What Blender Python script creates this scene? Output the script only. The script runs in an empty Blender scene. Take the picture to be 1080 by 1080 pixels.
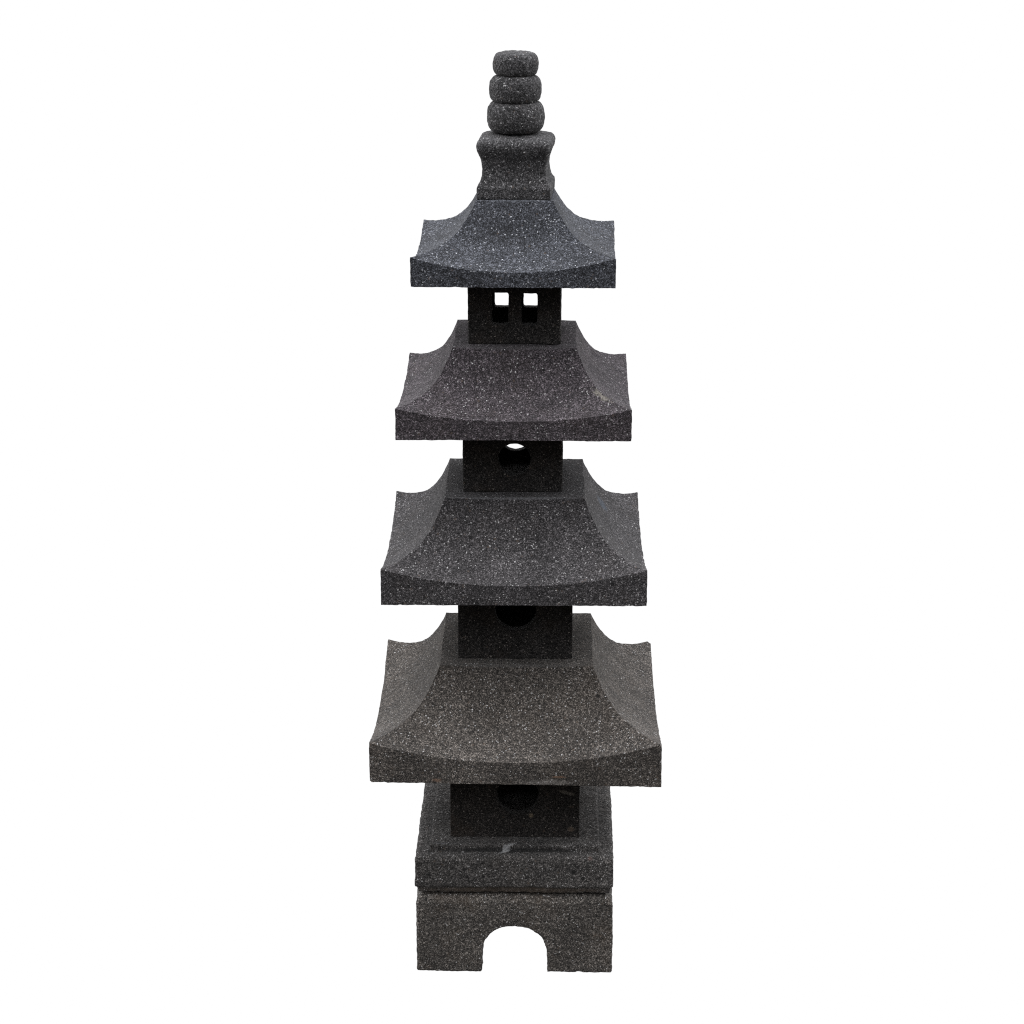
import bpy, bmesh, math, random
import numpy as np
from mathutils import Vector, Matrix, noise

random.seed(7)
R = math.radians
scene = bpy.context.scene
col = scene.collection

# ------------------------------------------------------------------ camera
cam_d = bpy.data.cameras.new('camera')
cam = bpy.data.objects.new('camera', cam_d)
col.objects.link(cam)
cam.location = (0.0, -3.3, 1.7218)
cam.rotation_euler = (R(90 - 17.610), 0, 0)
cam_d.sensor_width = 36.0
cam_d.lens = 36.0 * 2491.1 / 1080.0
cam_d.clip_start = 0.05
cam_d.clip_end = 500
scene.camera = cam

# ------------------------------------------------------------------ exposure
scene.view_settings.view_transform = 'Standard'
scene.view_settings.look = 'None'
scene.view_settings.exposure = 0.0
scene.view_settings.gamma = 1.0
scene.view_settings.use_curve_mapping = False
scene.cycles.use_denoising = False          # keeps the stone grain crisp
scene.cycles.filter_width = 1.1

# ------------------------------------------------------------------ world: overcast sky above, seamless white
# behind and beside the stone, added dim zone on the camera side, reaching above the horizon, to darken front faces
SKY_ZENITH = (2.35, 2.40, 2.52)
SKY_LOW = (0.30, 0.305, 0.315)
FRONT_LOW = (0.055, 0.050, 0.045)
world = bpy.data.worlds.new('World')
scene.world = world
world.use_nodes = True
nt = world.node_tree
nt.nodes.clear()
def wn(kind, **kw):
    n = nt.nodes.new(kind)
    for k, v in kw.items(): setattr(n, k, v)
    return n
tc = wn('ShaderNodeTexCoord')
sp = wn('ShaderNodeSeparateXYZ')
nt.links.new(tc.outputs['Generated'], sp.inputs[0])
def maprange(inp, a, b, smooth=True):
    m = wn('ShaderNodeMapRange')
    m.interpolation_type = 'SMOOTHSTEP' if smooth else 'LINEAR'
    m.inputs['From Min'].default_value = a; m.inputs['From Max'].default_value = b
    nt.links.new(inp, m.inputs['Value'])
    return m.outputs['Result']
def wmix(fac, a, b):
    m = wn('ShaderNodeMix', data_type='RGBA')
    nt.links.new(fac, m.inputs[0])
    for sock, v in ((m.inputs[6], a), (m.inputs[7], b)):
        if isinstance(v, tuple): sock.default_value = (*v, 1)
        else: nt.links.new(v, sock)
    return m.outputs[2]
up = maprange(sp.outputs['Z'], 0.02, 0.62)
sky = wmix(maprange(sp.outputs['Z'], 0.05, 0.95), SKY_LOW, SKY_ZENITH)
front = wmix(up, FRONT_LOW, sky)
back = wmix(maprange(sp.outputs['Z'], 0.25, 0.75), (1.0, 1.0, 1.0), sky)
full = wmix(maprange(sp.outputs['Y'], -0.30, 0.02), front, back)
bg = wn('ShaderNodeBackground')
bg.inputs['Strength'].default_value = 1.0
nt.links.new(full, bg.inputs['Color'])
wo = wn('ShaderNodeOutputWorld')
nt.links.new(bg.outputs[0], wo.inputs['Surface'])

# ------------------------------------------------------------------ one very soft sun through the cloud
sun_d = bpy.data.lights.new('sun', 'SUN')
sun_d.energy = 0.6
sun_d.angle = R(25)
sun_d.color = (1.0, 0.97, 0.93)
sun = bpy.data.objects.new('sun', sun_d)
col.objects.link(sun)
sun.rotation_euler = (R(22), R(-8), 0)

# ------------------------------------------------------------------ stone material
def stone(name, base, light, stains_and_shade=(), warm=(0.10, 0.066, 0.040), warm_amt=0.25, seed=0.0, pores=0.5):
    """dark open-grained lava stone: dark matrix, grey grains, a few bright crystals, pores, rust, own scuff marks, painted step shade"""
    m = bpy.data.materials.new(name)
    m.use_nodes = True
    t = m.node_tree
    t.nodes.clear()
    L = t.links.new
    def N(kind, **kw):
        n = t.nodes.new(kind)
        for k, v in kw.items(): setattr(n, k, v)
        return n
    def ramp(inp, stops, interp='LINEAR'):
        r = N('ShaderNodeValToRGB')
        r.color_ramp.interpolation = interp
        el = r.color_ramp.elements
        while len(el) > len(stops): el.remove(el[-1])
        while len(el) < len(stops): el.new(0.5)
        for e, (p, v) in zip(el, stops):
            e.position = p
            e.color = (v, v, v, 1) if not isinstance(v, tuple) else (*v, 1)
        L(inp, r.inputs[0])
        return r.outputs['Color']
    def math_(op, a, b=None):
        n = N('ShaderNodeMath', operation=op)
        for s, v in zip(n.inputs, (a, b)):
            if v is None: continue
            if isinstance(v, (int, float)): s.default_value = v
            else: L(v, s)
        return n.outputs[0]
    def mix(fac, a, b, mode='MIX'):
        n = N('ShaderNodeMix', data_type='RGBA', blend_type=mode)
        for s, v in ((n.inputs[0], fac), (n.inputs[6], a), (n.inputs[7], b)):
            if isinstance(v, (int, float)): s.default_value = v
            elif isinstance(v, tuple): s.default_value = (*v, 1)
            else: L(v, s)
        return n.outputs[2]
    tcn = N('ShaderNodeTexCoord')
    mp = N('ShaderNodeMapping')
    mp.inputs['Location'].default_value = (seed * 1.37, seed * 0.71, seed * 2.13)
    L(tcn.outputs['Object'], mp.inputs[0])
    P = mp.outputs[0]
    def vor(scale):
        v = N('ShaderNodeTexVoronoi')
        v.inputs['Scale'].default_value = scale
        L(P, v.inputs['Vector'])
        return v
    def noi(scale, detail=3.0, rough=0.6):
        v = N('ShaderNodeTexNoise')
        v.inputs['Scale'].default_value = scale
        v.inputs['Detail'].default_value = detail
        v.inputs['Roughness'].default_value = rough
        L(P, v.inputs['Vector'])
        return v.outputs['Fac']
    def chan(v, i):
        s = N('ShaderNodeSeparateColor')
        L(v.outputs['Color'], s.inputs[0])
        return s.outputs[i]
    g1, g2, g3 = vor(640), vor(1000), vor(380)
    a = ramp(chan(g1, 0), [(0.0, 0.10), (0.35, 0.32), (0.60, 0.75), (0.80, 1.5), (0.92, 3.0), (1.0, 5.6)])
    b = ramp(chan(g2, 1), [(0.0, 0.12), (0.35, 0.35), (0.60, 0.8), (0.80, 1.5), (0.93, 3.0), (1.0, 5.2)])
    grain = mix(0.5, a, b)
    blot = ramp(noi(22, 4, 0.6), [(0.3, 0.74), (0.7, 1.26)])
    broad = ramp(noi(6, 2, 0.5), [(0.3, 0.88), (0.7, 1.12)])
    c = mix(1.0, base, grain, 'MULTIPLY')
    c = mix(1.0, c, blot, 'MULTIPLY')
    c = mix(1.0, c, broad, 'MULTIPLY')
    # bright crystals: rare small cells, each with its own size
    cell = math_('GREATER_THAN', math_('ADD', chan(g3, 0), math_('MULTIPLY', noi(30, 3, 0.6), 0.09)), 1.019)   # thicker in some patches, absent in others
    small = math_('LESS_THAN', g3.outputs['Distance'], math_('MULTIPLY', chan(g3, 2), 0.42))
    c = mix(math_('MULTIPLY', cell, small), c, light)
    cell2 = math_('GREATER_THAN', chan(g1, 2), 0.985)
    c = mix(math_('MULTIPLY', cell2, 0.8), c, tuple(x * 0.75 for x in light))
    # iron-brown grains and patches
    rust = math_('MULTIPLY', ramp(noi(14, 5, 0.7), [(0.50, 0.0), (0.72, 1.0)]), warm_amt)
    c = mix(math_('MULTIPLY', rust, ramp(chan(g1, 1), [(0.2, 0.3), (1.0, 1.0)])), c, warm)
    cell3 = math_('GREATER_THAN', chan(g3, 1), 0.994)
    c = mix(math_('MULTIPLY', cell3, 0.4), c, (0.12, 0.085, 0.06))
    # pores
    pv = vor(95)
    pn = math_('ADD', pv.outputs['Distance'], math_('MULTIPLY', noi(420, 2, 0.5), 0.25))
    pore = math_('MULTIPLY', math_('LESS_THAN', pn, math_('MULTIPLY', chan(pv, 1), 0.40)),
                 math_('GREATER_THAN', chan(pv, 0), 1.0 - 0.35 * pores))
    c = mix(math_('MULTIPLY', pore, 0.8), c, (0.006, 0.006, 0.006))
    # scuffs, smears, pits and painted step shade that sit at one spot of this stone
    for (loc, rad, rot, colr, amt, ragged) in stains_and_shade:
        sm = N('ShaderNodeMapping', vector_type='TEXTURE')
        sm.inputs['Location'].default_value = loc
        sm.inputs['Rotation'].default_value = rot
        sm.inputs['Scale'].default_value = rad
        L(tcn.outputs['Object'], sm.inputs[0])
        ln = N('ShaderNodeVectorMath', operation='LENGTH')
        L(sm.outputs[0], ln.inputs[0])
        d = math_('ADD', ln.outputs['Value'], math_('MULTIPLY', math_('SUBTRACT', noi(180, 4, 0.7), 0.5), ragged))
        k = math_('MULTIPLY', ramp(d, [(0.55, 1.0), (1.0, 0.0)]), amt)
        k = math_('MULTIPLY', k, ramp(chan(g1, 0), [(0.0, 0.45), (0.6, 1.0)]))
        c = mix(k, c, colr)
    bs = N('ShaderNodeBsdfPrincipled')
    L(c, bs.inputs['Base Color'])
    bs.inputs['Roughness'].default_value = 0.85
    bs.inputs['Specular IOR Level'].default_value = 0.18
    bs.inputs['Sheen Weight'].default_value = 0.06
    bs.inputs['Sheen Roughness'].default_value = 0.6
    h = math_('ADD', math_('MULTIPLY', chan(g1, 0), 0.6), math_('MULTIPLY', noi(700, 2, 0.6), 0.6))
    h = math_('SUBTRACT', h, math_('MULTIPLY', pore, 2.0))
    bp = N('ShaderNodeBump')
    bp.inputs['Strength'].default_value = 0.7
    bp.inputs['Distance'].default_value = 0.0020
    L(h, bp.inputs['Height'])
    L(bp.outputs[0], bs.inputs['Normal'])
    out = N('ShaderNodeOutputMaterial')
    L(bs.outputs[0], out.inputs['Surface'])
    return m

# ------------------------------------------------------------------ mesh helpers
def bake(bm, name, voxel=None, bevel=None, booleans=()):
    """coarse solid -> (booleans) -> (bevel) -> even fine mesh"""
    me = bpy.data.meshes.new(name)
    bmesh.ops.recalc_face_normals(bm, faces=bm.faces)
    bm.to_mesh(me); bm.free()
    ob = bpy.data.objects.new(name, me)
    col.objects.link(ob)
    helpers = []
    for b in booleans:
        bme = bpy.data.meshes.new('cutter')
        bmesh.ops.recalc_face_normals(b, faces=b.faces)
        b.to_mesh(bme); b.free()
        bo = bpy.data.objects.new('cutter', bme)
        col.objects.link(bo); helpers.append(bo)
        md = ob.modifiers.new('cut', 'BOOLEAN'); md.operation = 'DIFFERENCE'; md.object = bo; md.solver = 'EXACT'
    if bevel:
        md = ob.modifiers.new('bevel', 'BEVEL'); md.width = bevel; md.segments = 2; md.limit_method = 'ANGLE'; md.angle_limit = R(40)
    if voxel:
        md = ob.modifiers.new('remesh', 'REMESH'); md.mode = 'VOXEL'; md.voxel_size = voxel
    dg = bpy.context.evaluated_depsgraph_get()
    new = bpy.data.meshes.new_from_object(ob.evaluated_get(dg))
    bpy.data.objects.remove(ob)
    for bo in helpers: bpy.data.objects.remove(bo)
    new.name = name
    return new

def weather(me, seed, rough=0.0006, wave=0.0007, chips=()):
    """hand-cut irregularity: slow waves, grain-sized roughness, knocked-off corners"""
    off = Vector((seed * 3.1, seed * 5.7, seed * 1.9))
    n = len(me.vertices)
    co = np.empty(n * 3, dtype=np.float32); me.vertices.foreach_get('co', co)
    no = np.empty(n * 3, dtype=np.float32); me.vertices.foreach_get('normal', no)
    co = co.reshape(-1, 3); no = no.reshape(-1, 3)
    for i in range(n):
        p = Vector(co[i])
        d = wave * noise.noise(p * 14 + off) + rough * noise.noise(p * 95 + off) + rough * 0.9 * noise.noise(p * 230 + off)
        k = noise.noise(p * 42 + off * 1.3)
        if k > 0.42: d -= (k - 0.42) * 0.004
        w = p + Vector(no[i]) * d
        for (c, r) in chips:
            q = w - Vector(c)
            if q.length < r * 1.2:
                rr = r * (1 + 0.16 * noise.noise(p * 120 + off))
                if q.length < rr: w = Vector(c) + q.normalized() * rr
        co[i] = w
    me.vertices.foreach_set('co', co.ravel())
    me.polygons.foreach_set('use_smooth', [True] * len(me.polygons))
    me.update()

def link(name, me, mat, parent, loc=(0, 0, 0), yaw=0.0, label=None):
    me.materials.clear(); me.materials.append(mat)
    o = bpy.data.objects.new(name, me)
    col.objects.link(o)
    o.parent = parent
    o.location = loc
    o.rotation_euler = (0, 0, yaw)
    if label: o['label'] = label
    return o

def loft(bm, loops):
    """closed solid through a list of equal-length vertex loops, bottom to top"""
    rows = [[bm.verts.new(p) for p in lp] for lp in loops]
    n = len(rows[0])
    for a, b in zip(rows, rows[1:]):
        for i in range(n):
            j = (i + 1) % n
            bm.faces.new((a[i], a[j], b[j], b[i]))
    bm.faces.new(list(reversed(rows[0])))
    bm.faces.new(rows[-1])

def square_loop(h, z):
    return [(-h, -h, z), (h, -h, z), (h, h, z), (-h, h, z)]

def round_square(h, r, z, seg=5, dx=0.0, dy=0.0):
    out = []
    for cx, cy, a0 in ((h - r, -(h - r), -90), (h - r, h - r, 0), (-(h - r), h - r, 90), (-(h - r), -(h - r), 180)):
        for i in range(seg + 1):
            a = R(a0 + 90 * i / seg)
            out.append((cx + r * math.cos(a) + dx, cy + r * math.sin(a) + dy, z))
    return out

def prism_y(bm, poly, y0, y1):
    """polygon in x,z pushed from y0 to y1"""
    a = [bm.verts.new((x, y0, z)) for x, z in poly]
    b = [bm.verts.new((x, y1, z)) for x, z in poly]
    n = len(poly)
    for i in range(n):
        j = (i + 1) % n
        bm.faces.new((a[i], a[j], b[j], b[i]))
    bm.faces.new(list(reversed(a))); bm.faces.new(b)

# concave hip line of the roofs (0 = plateau edge, 1 = eave corner)
PU = [0.0, 0.05, 0.105, 0.16, 0.228, 0.31, 0.412, 0.51, 0.62, 0.71, 0.80, 0.90, 1.0]
PW = [1.0, 0.855, 0.720, 0.602, 0.475, 0.348, 0.235, 0.163, 0.103, 0.063, 0.033, 0.012, 0.0]
def hip(u):
    u = min(max(u, 0.0), 1.0)
    for i in range(len(PU) - 1):
        if u <= PU[i + 1]:
            t = (u - PU[i]) / (PU[i + 1] - PU[i])
            return PW[i] + (PW[i + 1] - PW[i]) * t
    return 0.0

def roof_mesh(name, h, a, z_bottom, z_corner, z_mid, z_top, seed, chips=(), bottom_tilt=0.0, n=104):
    """square concave roof with upturned eave corners and a flat seat on top; local z = 0 at its underside"""
    bm = bmesh.new()
    zc, zm, zt = z_corner - z_bottom, z_mid - z_bottom, z_top - z_bottom
    # grid lines concentrated so that the seat edge falls on one
    k = int(n * 0.5)
    half = [a * i / 14 for i in range(15)] + [a + (h - a) * i / (k - 14) for i in range(1, k - 13)]
    xs = [-v for v in reversed(half[1:])] + half
    def top(x, y):
        m = max(abs(x), abs(y)); l = min(abs(x), abs(y))
        if m <= a + 1e-9: return zt
        u = (m - a) / (h - a)
        lat = l / m
        drop = (zc - zm) * (1 - lat ** 2.15) * (u ** 1.25)
        return zc + hip(u) * (zt - zc) - drop
    N = len(xs)
    grid = [[bm.verts.new((xs[i], xs[j], top(xs[i], xs[j]))) for i in range(N)] for j in range(N)]
    for j in range(N - 1):
        for i in range(N - 1):
            q = (grid[j][i], grid[j][i + 1], grid[j + 1][i + 1], grid[j + 1][i])
            if i == j:
                bm.faces.new((q[0], q[1], q[2])); bm.faces.new((q[0], q[2], q[3]))
            elif i == N - 2 - j:
                bm.faces.new((q[0], q[1], q[3])); bm.faces.new((q[1], q[2], q[3]))
            else:
                bm.faces.new(q)
    rim = [grid[0][i] for i in range(N)] + [grid[j][N - 1] for j in range(1, N)] + \
          [grid[N - 1][i] for i in range(N - 2, -1, -1)] + [grid[j][0] for j in range(N - 2, 0, -1)]
    M = len(rim)
    prev, rows = rim, 16
    for k in range(1, rows + 1):
        t = k / rows
        cur = [bm.verts.new((v.co.x, v.co.y, v.co.z * (1 - t) + bottom_tilt * v.co.x * t)) for v in rim]
        for i in range(M):
            j = (i + 1) % M
            bm.faces.new((prev[j], prev[i], cur[i], cur[j]))
        prev = cur
    for s_ in (0.8, 0.5):
        cur = [bm.verts.new((v.co.x * s_, v.co.y * s_, bottom_tilt * v.co.x * s_)) for v in prev] if s_ == 0.8 else \
              [bm.verts.new((v.co.x * 0.62, v.co.y * 0.62, v.co.z * 0.62)) for v in prev]
        for i in range(M):
            j = (i + 1) % M
            bm.faces.new((prev[j], prev[i], cur[i], cur[j]))
        prev = cur
    bm.faces.new(list(reversed(prev)))
    bmesh.ops.recalc_face_normals(bm, faces=bm.faces)
    me = bpy.data.meshes.new(name)
    bm.to_mesh(me); bm.free()
    me.set_sharp_from_angle(angle=R(24))
    rng = random.Random(seed)
    nicks = list(chips)
    for k in range(26):                                  # small nicks along the rims, as a saw and handling leave them
        e = rng.uniform(-0.97, 0.97) * h
        o, r = rng.choice(((0.0034, 0.0056), (0.0042, 0.0066), (0.0030, 0.0050)))
        side = k % 4
        u = abs(e) / h
        zrim = 0.0 if rng.random() < 0.55 else zm + (zc - zm) * u ** 2.15
        dz = -o if zrim == 0.0 else o
        x, y = ((e, -h - o), (h + o, e), (e, h + o), (-h - o, e))[side]
        nicks.append(((x, y, zrim + dz + bottom_tilt * x * (zrim == 0.0)), r))
    weather(me, seed, chips=nicks)
    return me

def circle_poly(cx, cz, r, n=40):
    return [(cx + r * math.cos(2 * math.pi * i / n), cz + r * math.sin(2 * math.pi * i / n)) for i in range(n)]

def chamber_mesh(name, h, z0, z1, holes, seed, voxel=0.0018, chips=()):
    bm = bmesh.new()
    loft(bm, [square_loop(h, 0), square_loop(h, z1 - z0)])
    cut = []
    for poly in holes:
        b = bmesh.new(); prism_y(b, poly, -h * 1.4, h * 1.4); cut.append(b)
    w = h - 0.017
    b = bmesh.new(); loft(b, [[(x, y, z + 0.011) for x, y, z in square_loop(w, 0)], [(x, y, z - 0.011) for x, y, z in square_loop(w, z1 - z0)]])
    cut.append(b)
    me = bake(bm, name, voxel=voxel, booleans=cut)
    weather(me, seed, rough=0.0004, wave=0.0005, chips=chips)
    return me

# ------------------------------------------------------------------ stones: tints
WHITE_GRAIN = (0.58, 0.57, 0.56)
pagoda = bpy.data.objects.new('stone_pagoda', None)
col.objects.link(pagoda)
pagoda.empty_display_size = 0.2
pagoda['label'] = 'dark grey lava stone pagoda of four stacked curved roofs on an arched foot'
pagoda['category'] = 'pagoda'

m_foot = stone('foot_stone', (0.081, 0.073, 0.065), WHITE_GRAIN, warm_amt=0.45, seed=1, pores=1.0)
m_plinth = stone('plinth_stone', (0.072, 0.067, 0.063), WHITE_GRAIN, warm_amt=0.15, seed=2, pores=1.0, stains_and_shade=[
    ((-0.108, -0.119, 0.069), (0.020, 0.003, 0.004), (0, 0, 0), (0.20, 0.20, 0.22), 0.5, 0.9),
    ((0.0, -0.1262, 0.0640), (0.132, 0.0030, 0.0055), (0, 0, 0), (0.010, 0.010, 0.010), 0.85, 0.5),  # shade of the step's front riser, painted as a dark strip
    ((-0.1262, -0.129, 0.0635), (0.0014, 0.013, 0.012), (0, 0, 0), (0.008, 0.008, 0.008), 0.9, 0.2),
    ((-0.1262, 0.0, 0.0640), (0.0030, 0.132, 0.0055), (0, 0, 0), (0.014, 0.014, 0.014), 0.6, 0.5),  # painted shade along the left riser
    ((0.1262, 0.0, 0.0640), (0.0030, 0.132, 0.0055), (0, 0, 0), (0.014, 0.014, 0.014), 0.6, 0.5),  # painted shade along the right riser
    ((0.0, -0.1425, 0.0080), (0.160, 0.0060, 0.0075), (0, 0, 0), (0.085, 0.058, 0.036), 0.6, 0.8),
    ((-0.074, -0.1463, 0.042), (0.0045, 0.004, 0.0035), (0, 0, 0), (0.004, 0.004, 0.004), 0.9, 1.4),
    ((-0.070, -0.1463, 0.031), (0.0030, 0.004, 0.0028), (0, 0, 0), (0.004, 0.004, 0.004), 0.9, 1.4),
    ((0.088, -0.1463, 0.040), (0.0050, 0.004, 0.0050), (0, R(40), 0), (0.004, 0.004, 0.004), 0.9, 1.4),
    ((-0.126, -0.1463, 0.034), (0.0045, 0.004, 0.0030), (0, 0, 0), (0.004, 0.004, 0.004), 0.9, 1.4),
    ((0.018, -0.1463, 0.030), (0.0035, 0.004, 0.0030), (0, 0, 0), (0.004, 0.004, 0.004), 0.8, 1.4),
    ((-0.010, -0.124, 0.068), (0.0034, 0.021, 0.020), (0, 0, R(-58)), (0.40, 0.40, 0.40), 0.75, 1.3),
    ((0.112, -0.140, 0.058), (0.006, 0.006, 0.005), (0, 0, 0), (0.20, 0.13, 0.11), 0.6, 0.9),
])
m_ch = stone('chamber_stone', (0.030, 0.0265, 0.024), (0.30, 0.27, 0.24), warm_amt=0.40, seed=3, pores=0.3, stains_and_shade=[
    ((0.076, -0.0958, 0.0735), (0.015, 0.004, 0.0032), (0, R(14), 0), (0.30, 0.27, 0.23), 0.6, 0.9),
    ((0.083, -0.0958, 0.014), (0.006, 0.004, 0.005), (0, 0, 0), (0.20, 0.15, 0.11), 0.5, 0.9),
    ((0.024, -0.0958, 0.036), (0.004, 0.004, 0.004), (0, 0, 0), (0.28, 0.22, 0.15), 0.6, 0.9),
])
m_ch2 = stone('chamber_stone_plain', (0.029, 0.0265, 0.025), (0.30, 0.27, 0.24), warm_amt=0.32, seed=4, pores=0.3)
m_r1 = stone('brown_roof_stone', (0.077, 0.068, 0.060), WHITE_GRAIN, warm_amt=0.18, seed=5, pores=0.35, stains_and_shade=[
    ((0.062, -0.2078, 0.012), (0.012, 0.004, 0.002), (0, 0, 0), (0.26, 0.15, 0.09), 0.55, 1.6),
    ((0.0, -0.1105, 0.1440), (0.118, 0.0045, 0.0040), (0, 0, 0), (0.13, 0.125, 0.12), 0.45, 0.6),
    ((-0.112, -0.2078, 0.006), (0.008, 0.004, 0.0035), (0, 0, 0), (0.24, 0.14, 0.09), 0.5, 1.6),
    ((0.047, -0.2078, 0.004), (0.038, 0.005, 0.005), (0, 0, 0), (0.30, 0.28, 0.26), 0.32, 2.0),
])
m_r2 = stone('charcoal_roof_stone', (0.0575, 0.0535, 0.0545), WHITE_GRAIN, warm_amt=0.10, seed=6, pores=0.3, stains_and_shade=[
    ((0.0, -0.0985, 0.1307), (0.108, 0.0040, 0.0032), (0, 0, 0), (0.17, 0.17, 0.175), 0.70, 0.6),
    ((0.128, 0.060, 0.072), (0.012, 0.020, 0.02), (0, 0, 0), (0.10, 0.13, 0.17), 0.5, 1.0),
])
m_r3 = stone('mauve_roof_stone', (0.062, 0.053, 0.0575), WHITE_GRAIN, warm_amt=0.12, seed=7, pores=0.3, stains_and_shade=[
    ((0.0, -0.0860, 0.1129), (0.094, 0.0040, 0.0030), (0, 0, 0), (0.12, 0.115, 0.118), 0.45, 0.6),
    ((0.116, -0.120, 0.0510), (0.030, 0.0062, 0.012), (0, R(11), R(-45)), (0.40, 0.37, 0.31), 0.52, 2.6),
])
m_r4 = stone('bluish_roof_stone', (0.056, 0.0585, 0.067), (0.60, 0.61, 0.64), warm_amt=0.05, seed=8, pores=0.25, stains_and_shade=[
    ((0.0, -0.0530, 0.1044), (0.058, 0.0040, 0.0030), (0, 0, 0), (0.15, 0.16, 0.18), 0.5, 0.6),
])
m_fin = stone('finial_stone', (0.061, 0.059, 0.060), WHITE_GRAIN, warm_amt=0.10, seed=9, pores=0.2)

# ------------------------------------------------------------------ base: arched foot and plinth tray
bm = bmesh.new()
loft(bm, [square_loop(0.1455, 0), square_loop(0.1455, 0.1138), square_loop(0.1368, 0.1240), square_loop(0.1345, 0.1256)])
arch = [(0.0495, -0.02), (0.0488, 0.026)]
for i in range(1, 24):
    t = math.pi * i / 24
    cx_, sx_ = math.cos(t), math.sin(t)
    e = 2 / 2.25
    arch.append((math.copysign(abs(cx_) ** e, cx_) * 0.0485, 0.026 + abs(sx_) ** e * 0.0488))
arch += [(-0.0478, 0.026), (-0.0482, -0.02)]
ab = bmesh.new(); prism_y(ab, arch, -0.2, 0.2)
me = bake(bm, 'arched_foot', voxel=0.0016, booleans=[ab])
weather(me, 1, rough=0.0008, wave=0.0010, chips=[((-0.152, -0.152, -0.003), 0.011), ((0.152, -0.152, -0.003), 0.012), ((0.098, -0.150, -0.006), 0.010)])
link('arched_foot', me, m_foot, pagoda, (0.0061, 0, 0), R(-1.13))

ZP = 0.1256
bm = bmesh.new()
zz = lambda z: z - ZP
loft(bm, [square_loop(0.1345, 0.0003), square_loop(0.1335, zz(0.1268)), square_loop(0.1412, zz(0.1290)), square_loop(0.1436, zz(0.1385)), square_loop(0.1463, zz(0.1405)),
          square_loop(0.1463, zz(0.1815)), square_loop(0.1445, zz(0.1858)), square_loop(0.1405, zz(0.1880)), square_loop(0.1272, zz(0.1875)), square_loop(0.1262, zz(0.1862)),
          square_loop(0.1255, zz(0.1885)), square_loop(0.1250, zz(0.1963)), square_loop(0.1240, zz(0.1972))])
me = bake(bm, 'plinth', voxel=0.0015)
weather(me, 2, rough=0.0009, wave=0.0010, chips=[((0.151, -0.151, 0.066), 0.012)])
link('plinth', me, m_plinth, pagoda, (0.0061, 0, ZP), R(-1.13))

# ------------------------------------------------------------------ tiers: chamber then roof
z0 = 0.1965
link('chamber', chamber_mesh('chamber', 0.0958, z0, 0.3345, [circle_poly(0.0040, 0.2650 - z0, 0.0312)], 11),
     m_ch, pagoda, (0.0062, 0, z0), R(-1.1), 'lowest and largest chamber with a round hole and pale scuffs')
link('roof', roof_mesh('roof', 0.2078, 0.1108, 0.3325, 0.3955, 0.3662, 0.4765, 21, bottom_tilt=-0.012,
     chips=[((-0.222, -0.222, -0.012), 0.028), ((-0.218, -0.218, 0.072), 0.020), ((0.216, 0.216, 0.070), 0.019), ((0.217, -0.217, 0.068), 0.017)]),
     m_r1, pagoda, (0.0082, 0, 0.3325), R(-0.9), 'brownish lowest and widest roof')
z0 = 0.4765
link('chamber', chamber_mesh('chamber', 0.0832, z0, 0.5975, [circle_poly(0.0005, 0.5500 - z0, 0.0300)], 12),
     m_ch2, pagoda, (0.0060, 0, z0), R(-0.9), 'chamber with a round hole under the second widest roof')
link('roof', roof_mesh('roof', 0.1860, 0.0995, 0.5960, 0.6485, 0.6245, 0.7267, 22,
     chips=[((-0.198, 0.198, 0.060), 0.018)]),
     m_r2, pagoda, (0.0051, 0, 0.5960), R(-0.8), 'charcoal second widest roof')
z0 = 0.7267
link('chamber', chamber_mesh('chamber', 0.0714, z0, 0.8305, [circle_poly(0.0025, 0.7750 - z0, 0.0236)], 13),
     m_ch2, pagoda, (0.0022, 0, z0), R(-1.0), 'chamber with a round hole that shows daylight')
link('roof', roof_mesh('roof', 0.1628, 0.0866, 0.8292, 0.8740, 0.8562, 0.9421, 23,
     chips=[((0.170, -0.170, 0.055), 0.013)]),
     m_r3, pagoda, (0.0051, 0, 0.8292), R(-1.2), 'mauve grey third roof with a pale scuff on its right hip')
z0 = 0.9421
wl = [(-0.0315, 0.0275), (-0.0085, 0.0275), (-0.0085, 0.0735), (-0.0315, 0.0735)]
wr = [(0.0103, 0.0275), (0.0320, 0.0275), (0.0320, 0.0725), (0.0103, 0.0725)]
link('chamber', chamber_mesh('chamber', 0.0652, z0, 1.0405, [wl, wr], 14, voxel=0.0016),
     m_ch2, pagoda, (0.0050, 0, z0), R(-1.5), 'topmost chamber with two square windows')
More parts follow.
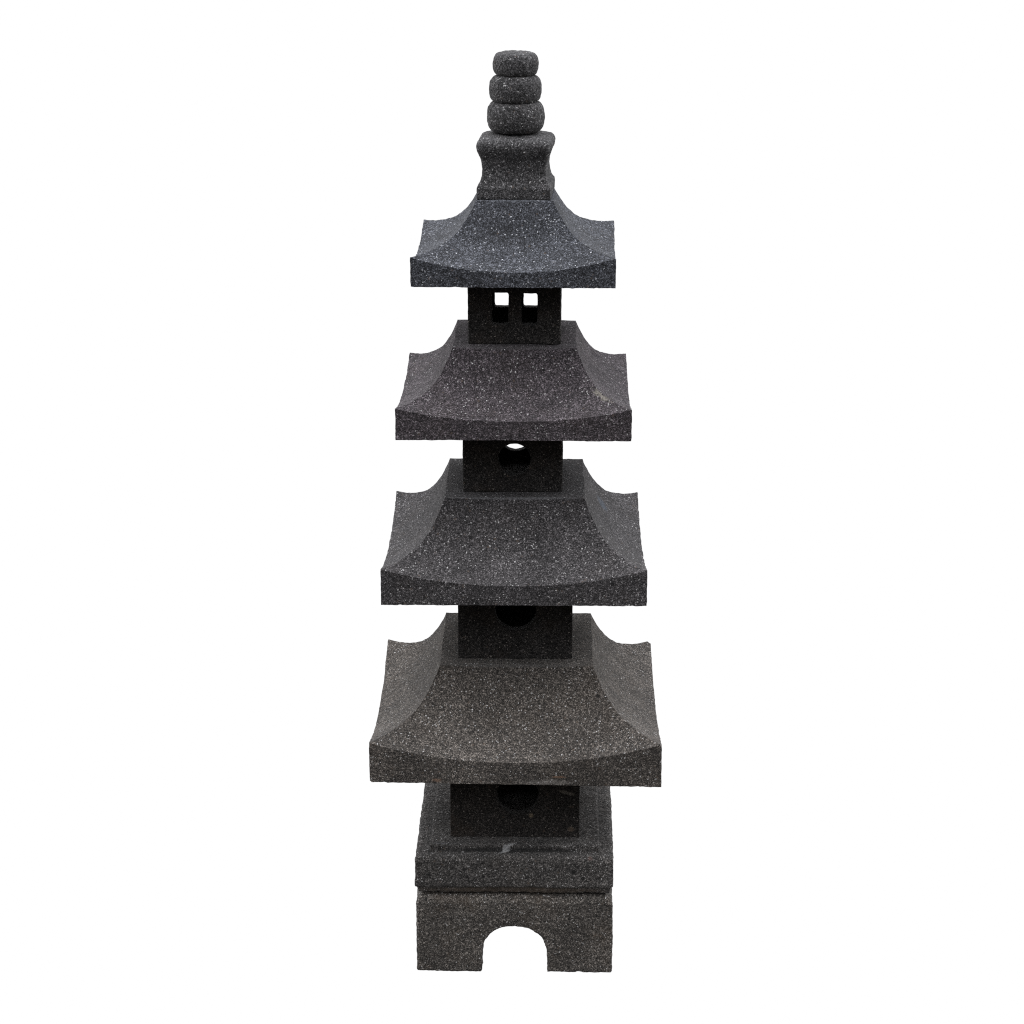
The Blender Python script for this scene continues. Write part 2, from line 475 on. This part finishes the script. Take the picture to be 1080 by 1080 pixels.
link('roof', roof_mesh('roof', 0.1400, 0.0535, 1.0393, 1.0805, 1.0604, 1.1437, 24,
     chips=[((-0.147, -0.150, -0.004), 0.014), ((-0.150, -0.118, 0.045), 0.013)]),
     m_r4, pagoda, (0.0055, 0, 1.0393), R(-1.75), 'bluish grey smallest roof at the top')

# ------------------------------------------------------------------ finial: flared pedestal and three rounded rings
ZF = 1.1437
prof = [(0.0513, 0.0000, 0.001), (0.0513, 0.0165, 0.001), (0.0500, 0.0180, 0.002), (0.0470, 0.0230, 0.004), (0.0450, 0.0310, 0.006), (0.0444, 0.0400, 0.007),
        (0.0450, 0.0470, 0.008), (0.0466, 0.0545, 0.009), (0.0494, 0.0615, 0.010), (0.0518, 0.0665, 0.012), (0.0528, 0.0710, 0.013),
        (0.0524, 0.0750, 0.014), (0.0508, 0.0785, 0.014), (0.0480, 0.0807, 0.014), (0.0430, 0.0825, 0.014), (0.0340, 0.0850, 0.014), (0.0240, 0.0865, 0.010)]
bm = bmesh.new()
loft(bm, [round_square(h, r, z) for h, z, r in prof])
me = bake(bm, 'finial', voxel=0.0014)
weather(me, 31, rough=0.0005, wave=0.0006)
fin = link('finial', me, m_fin, pagoda, (0.0058, 0, ZF), R(-4.2))

def ring(z_low, z_high, r_low, r_mid, r_high, seed, flat=0.55):
    bm = bmesh.new()
    hz = (z_high - z_low) / 2
    loops = []
    n = 18
    for i in range(n + 1):
        t = -1 + 2 * i / n
        e = (1 - abs(t) ** 2.15) ** (1 / 2.0)
        edge = r_low if t < 0 else r_high
        r = edge * 0.86 + (r_mid - edge * 0.86) * e
        loops.append([(r * math.cos(2 * math.pi * k / 48), r * math.sin(2 * math.pi * k / 48), hz + t * hz) for k in range(48)])
    loft(bm, loops)
    me = bake(bm, 'ring', voxel=0.0014)
    weather(me, seed, rough=0.0006, wave=0.0010)
    return me
link('ring', ring(1.2305, 1.2740, 0.0335, 0.0407, 0.0330, 41), m_fin, fin, (-0.0006, 0, 1.2305 - ZF))
link('ring', ring(1.2715, 1.3105, 0.0320, 0.0370, 0.0280, 42), m_fin, fin, (-0.0014, 0, 1.2715 - ZF))
link('ring', ring(1.3085, 1.3405, 0.0270, 0.0318, 0.0262, 43), m_fin, fin, (-0.0006, 0, 1.3085 - ZF))
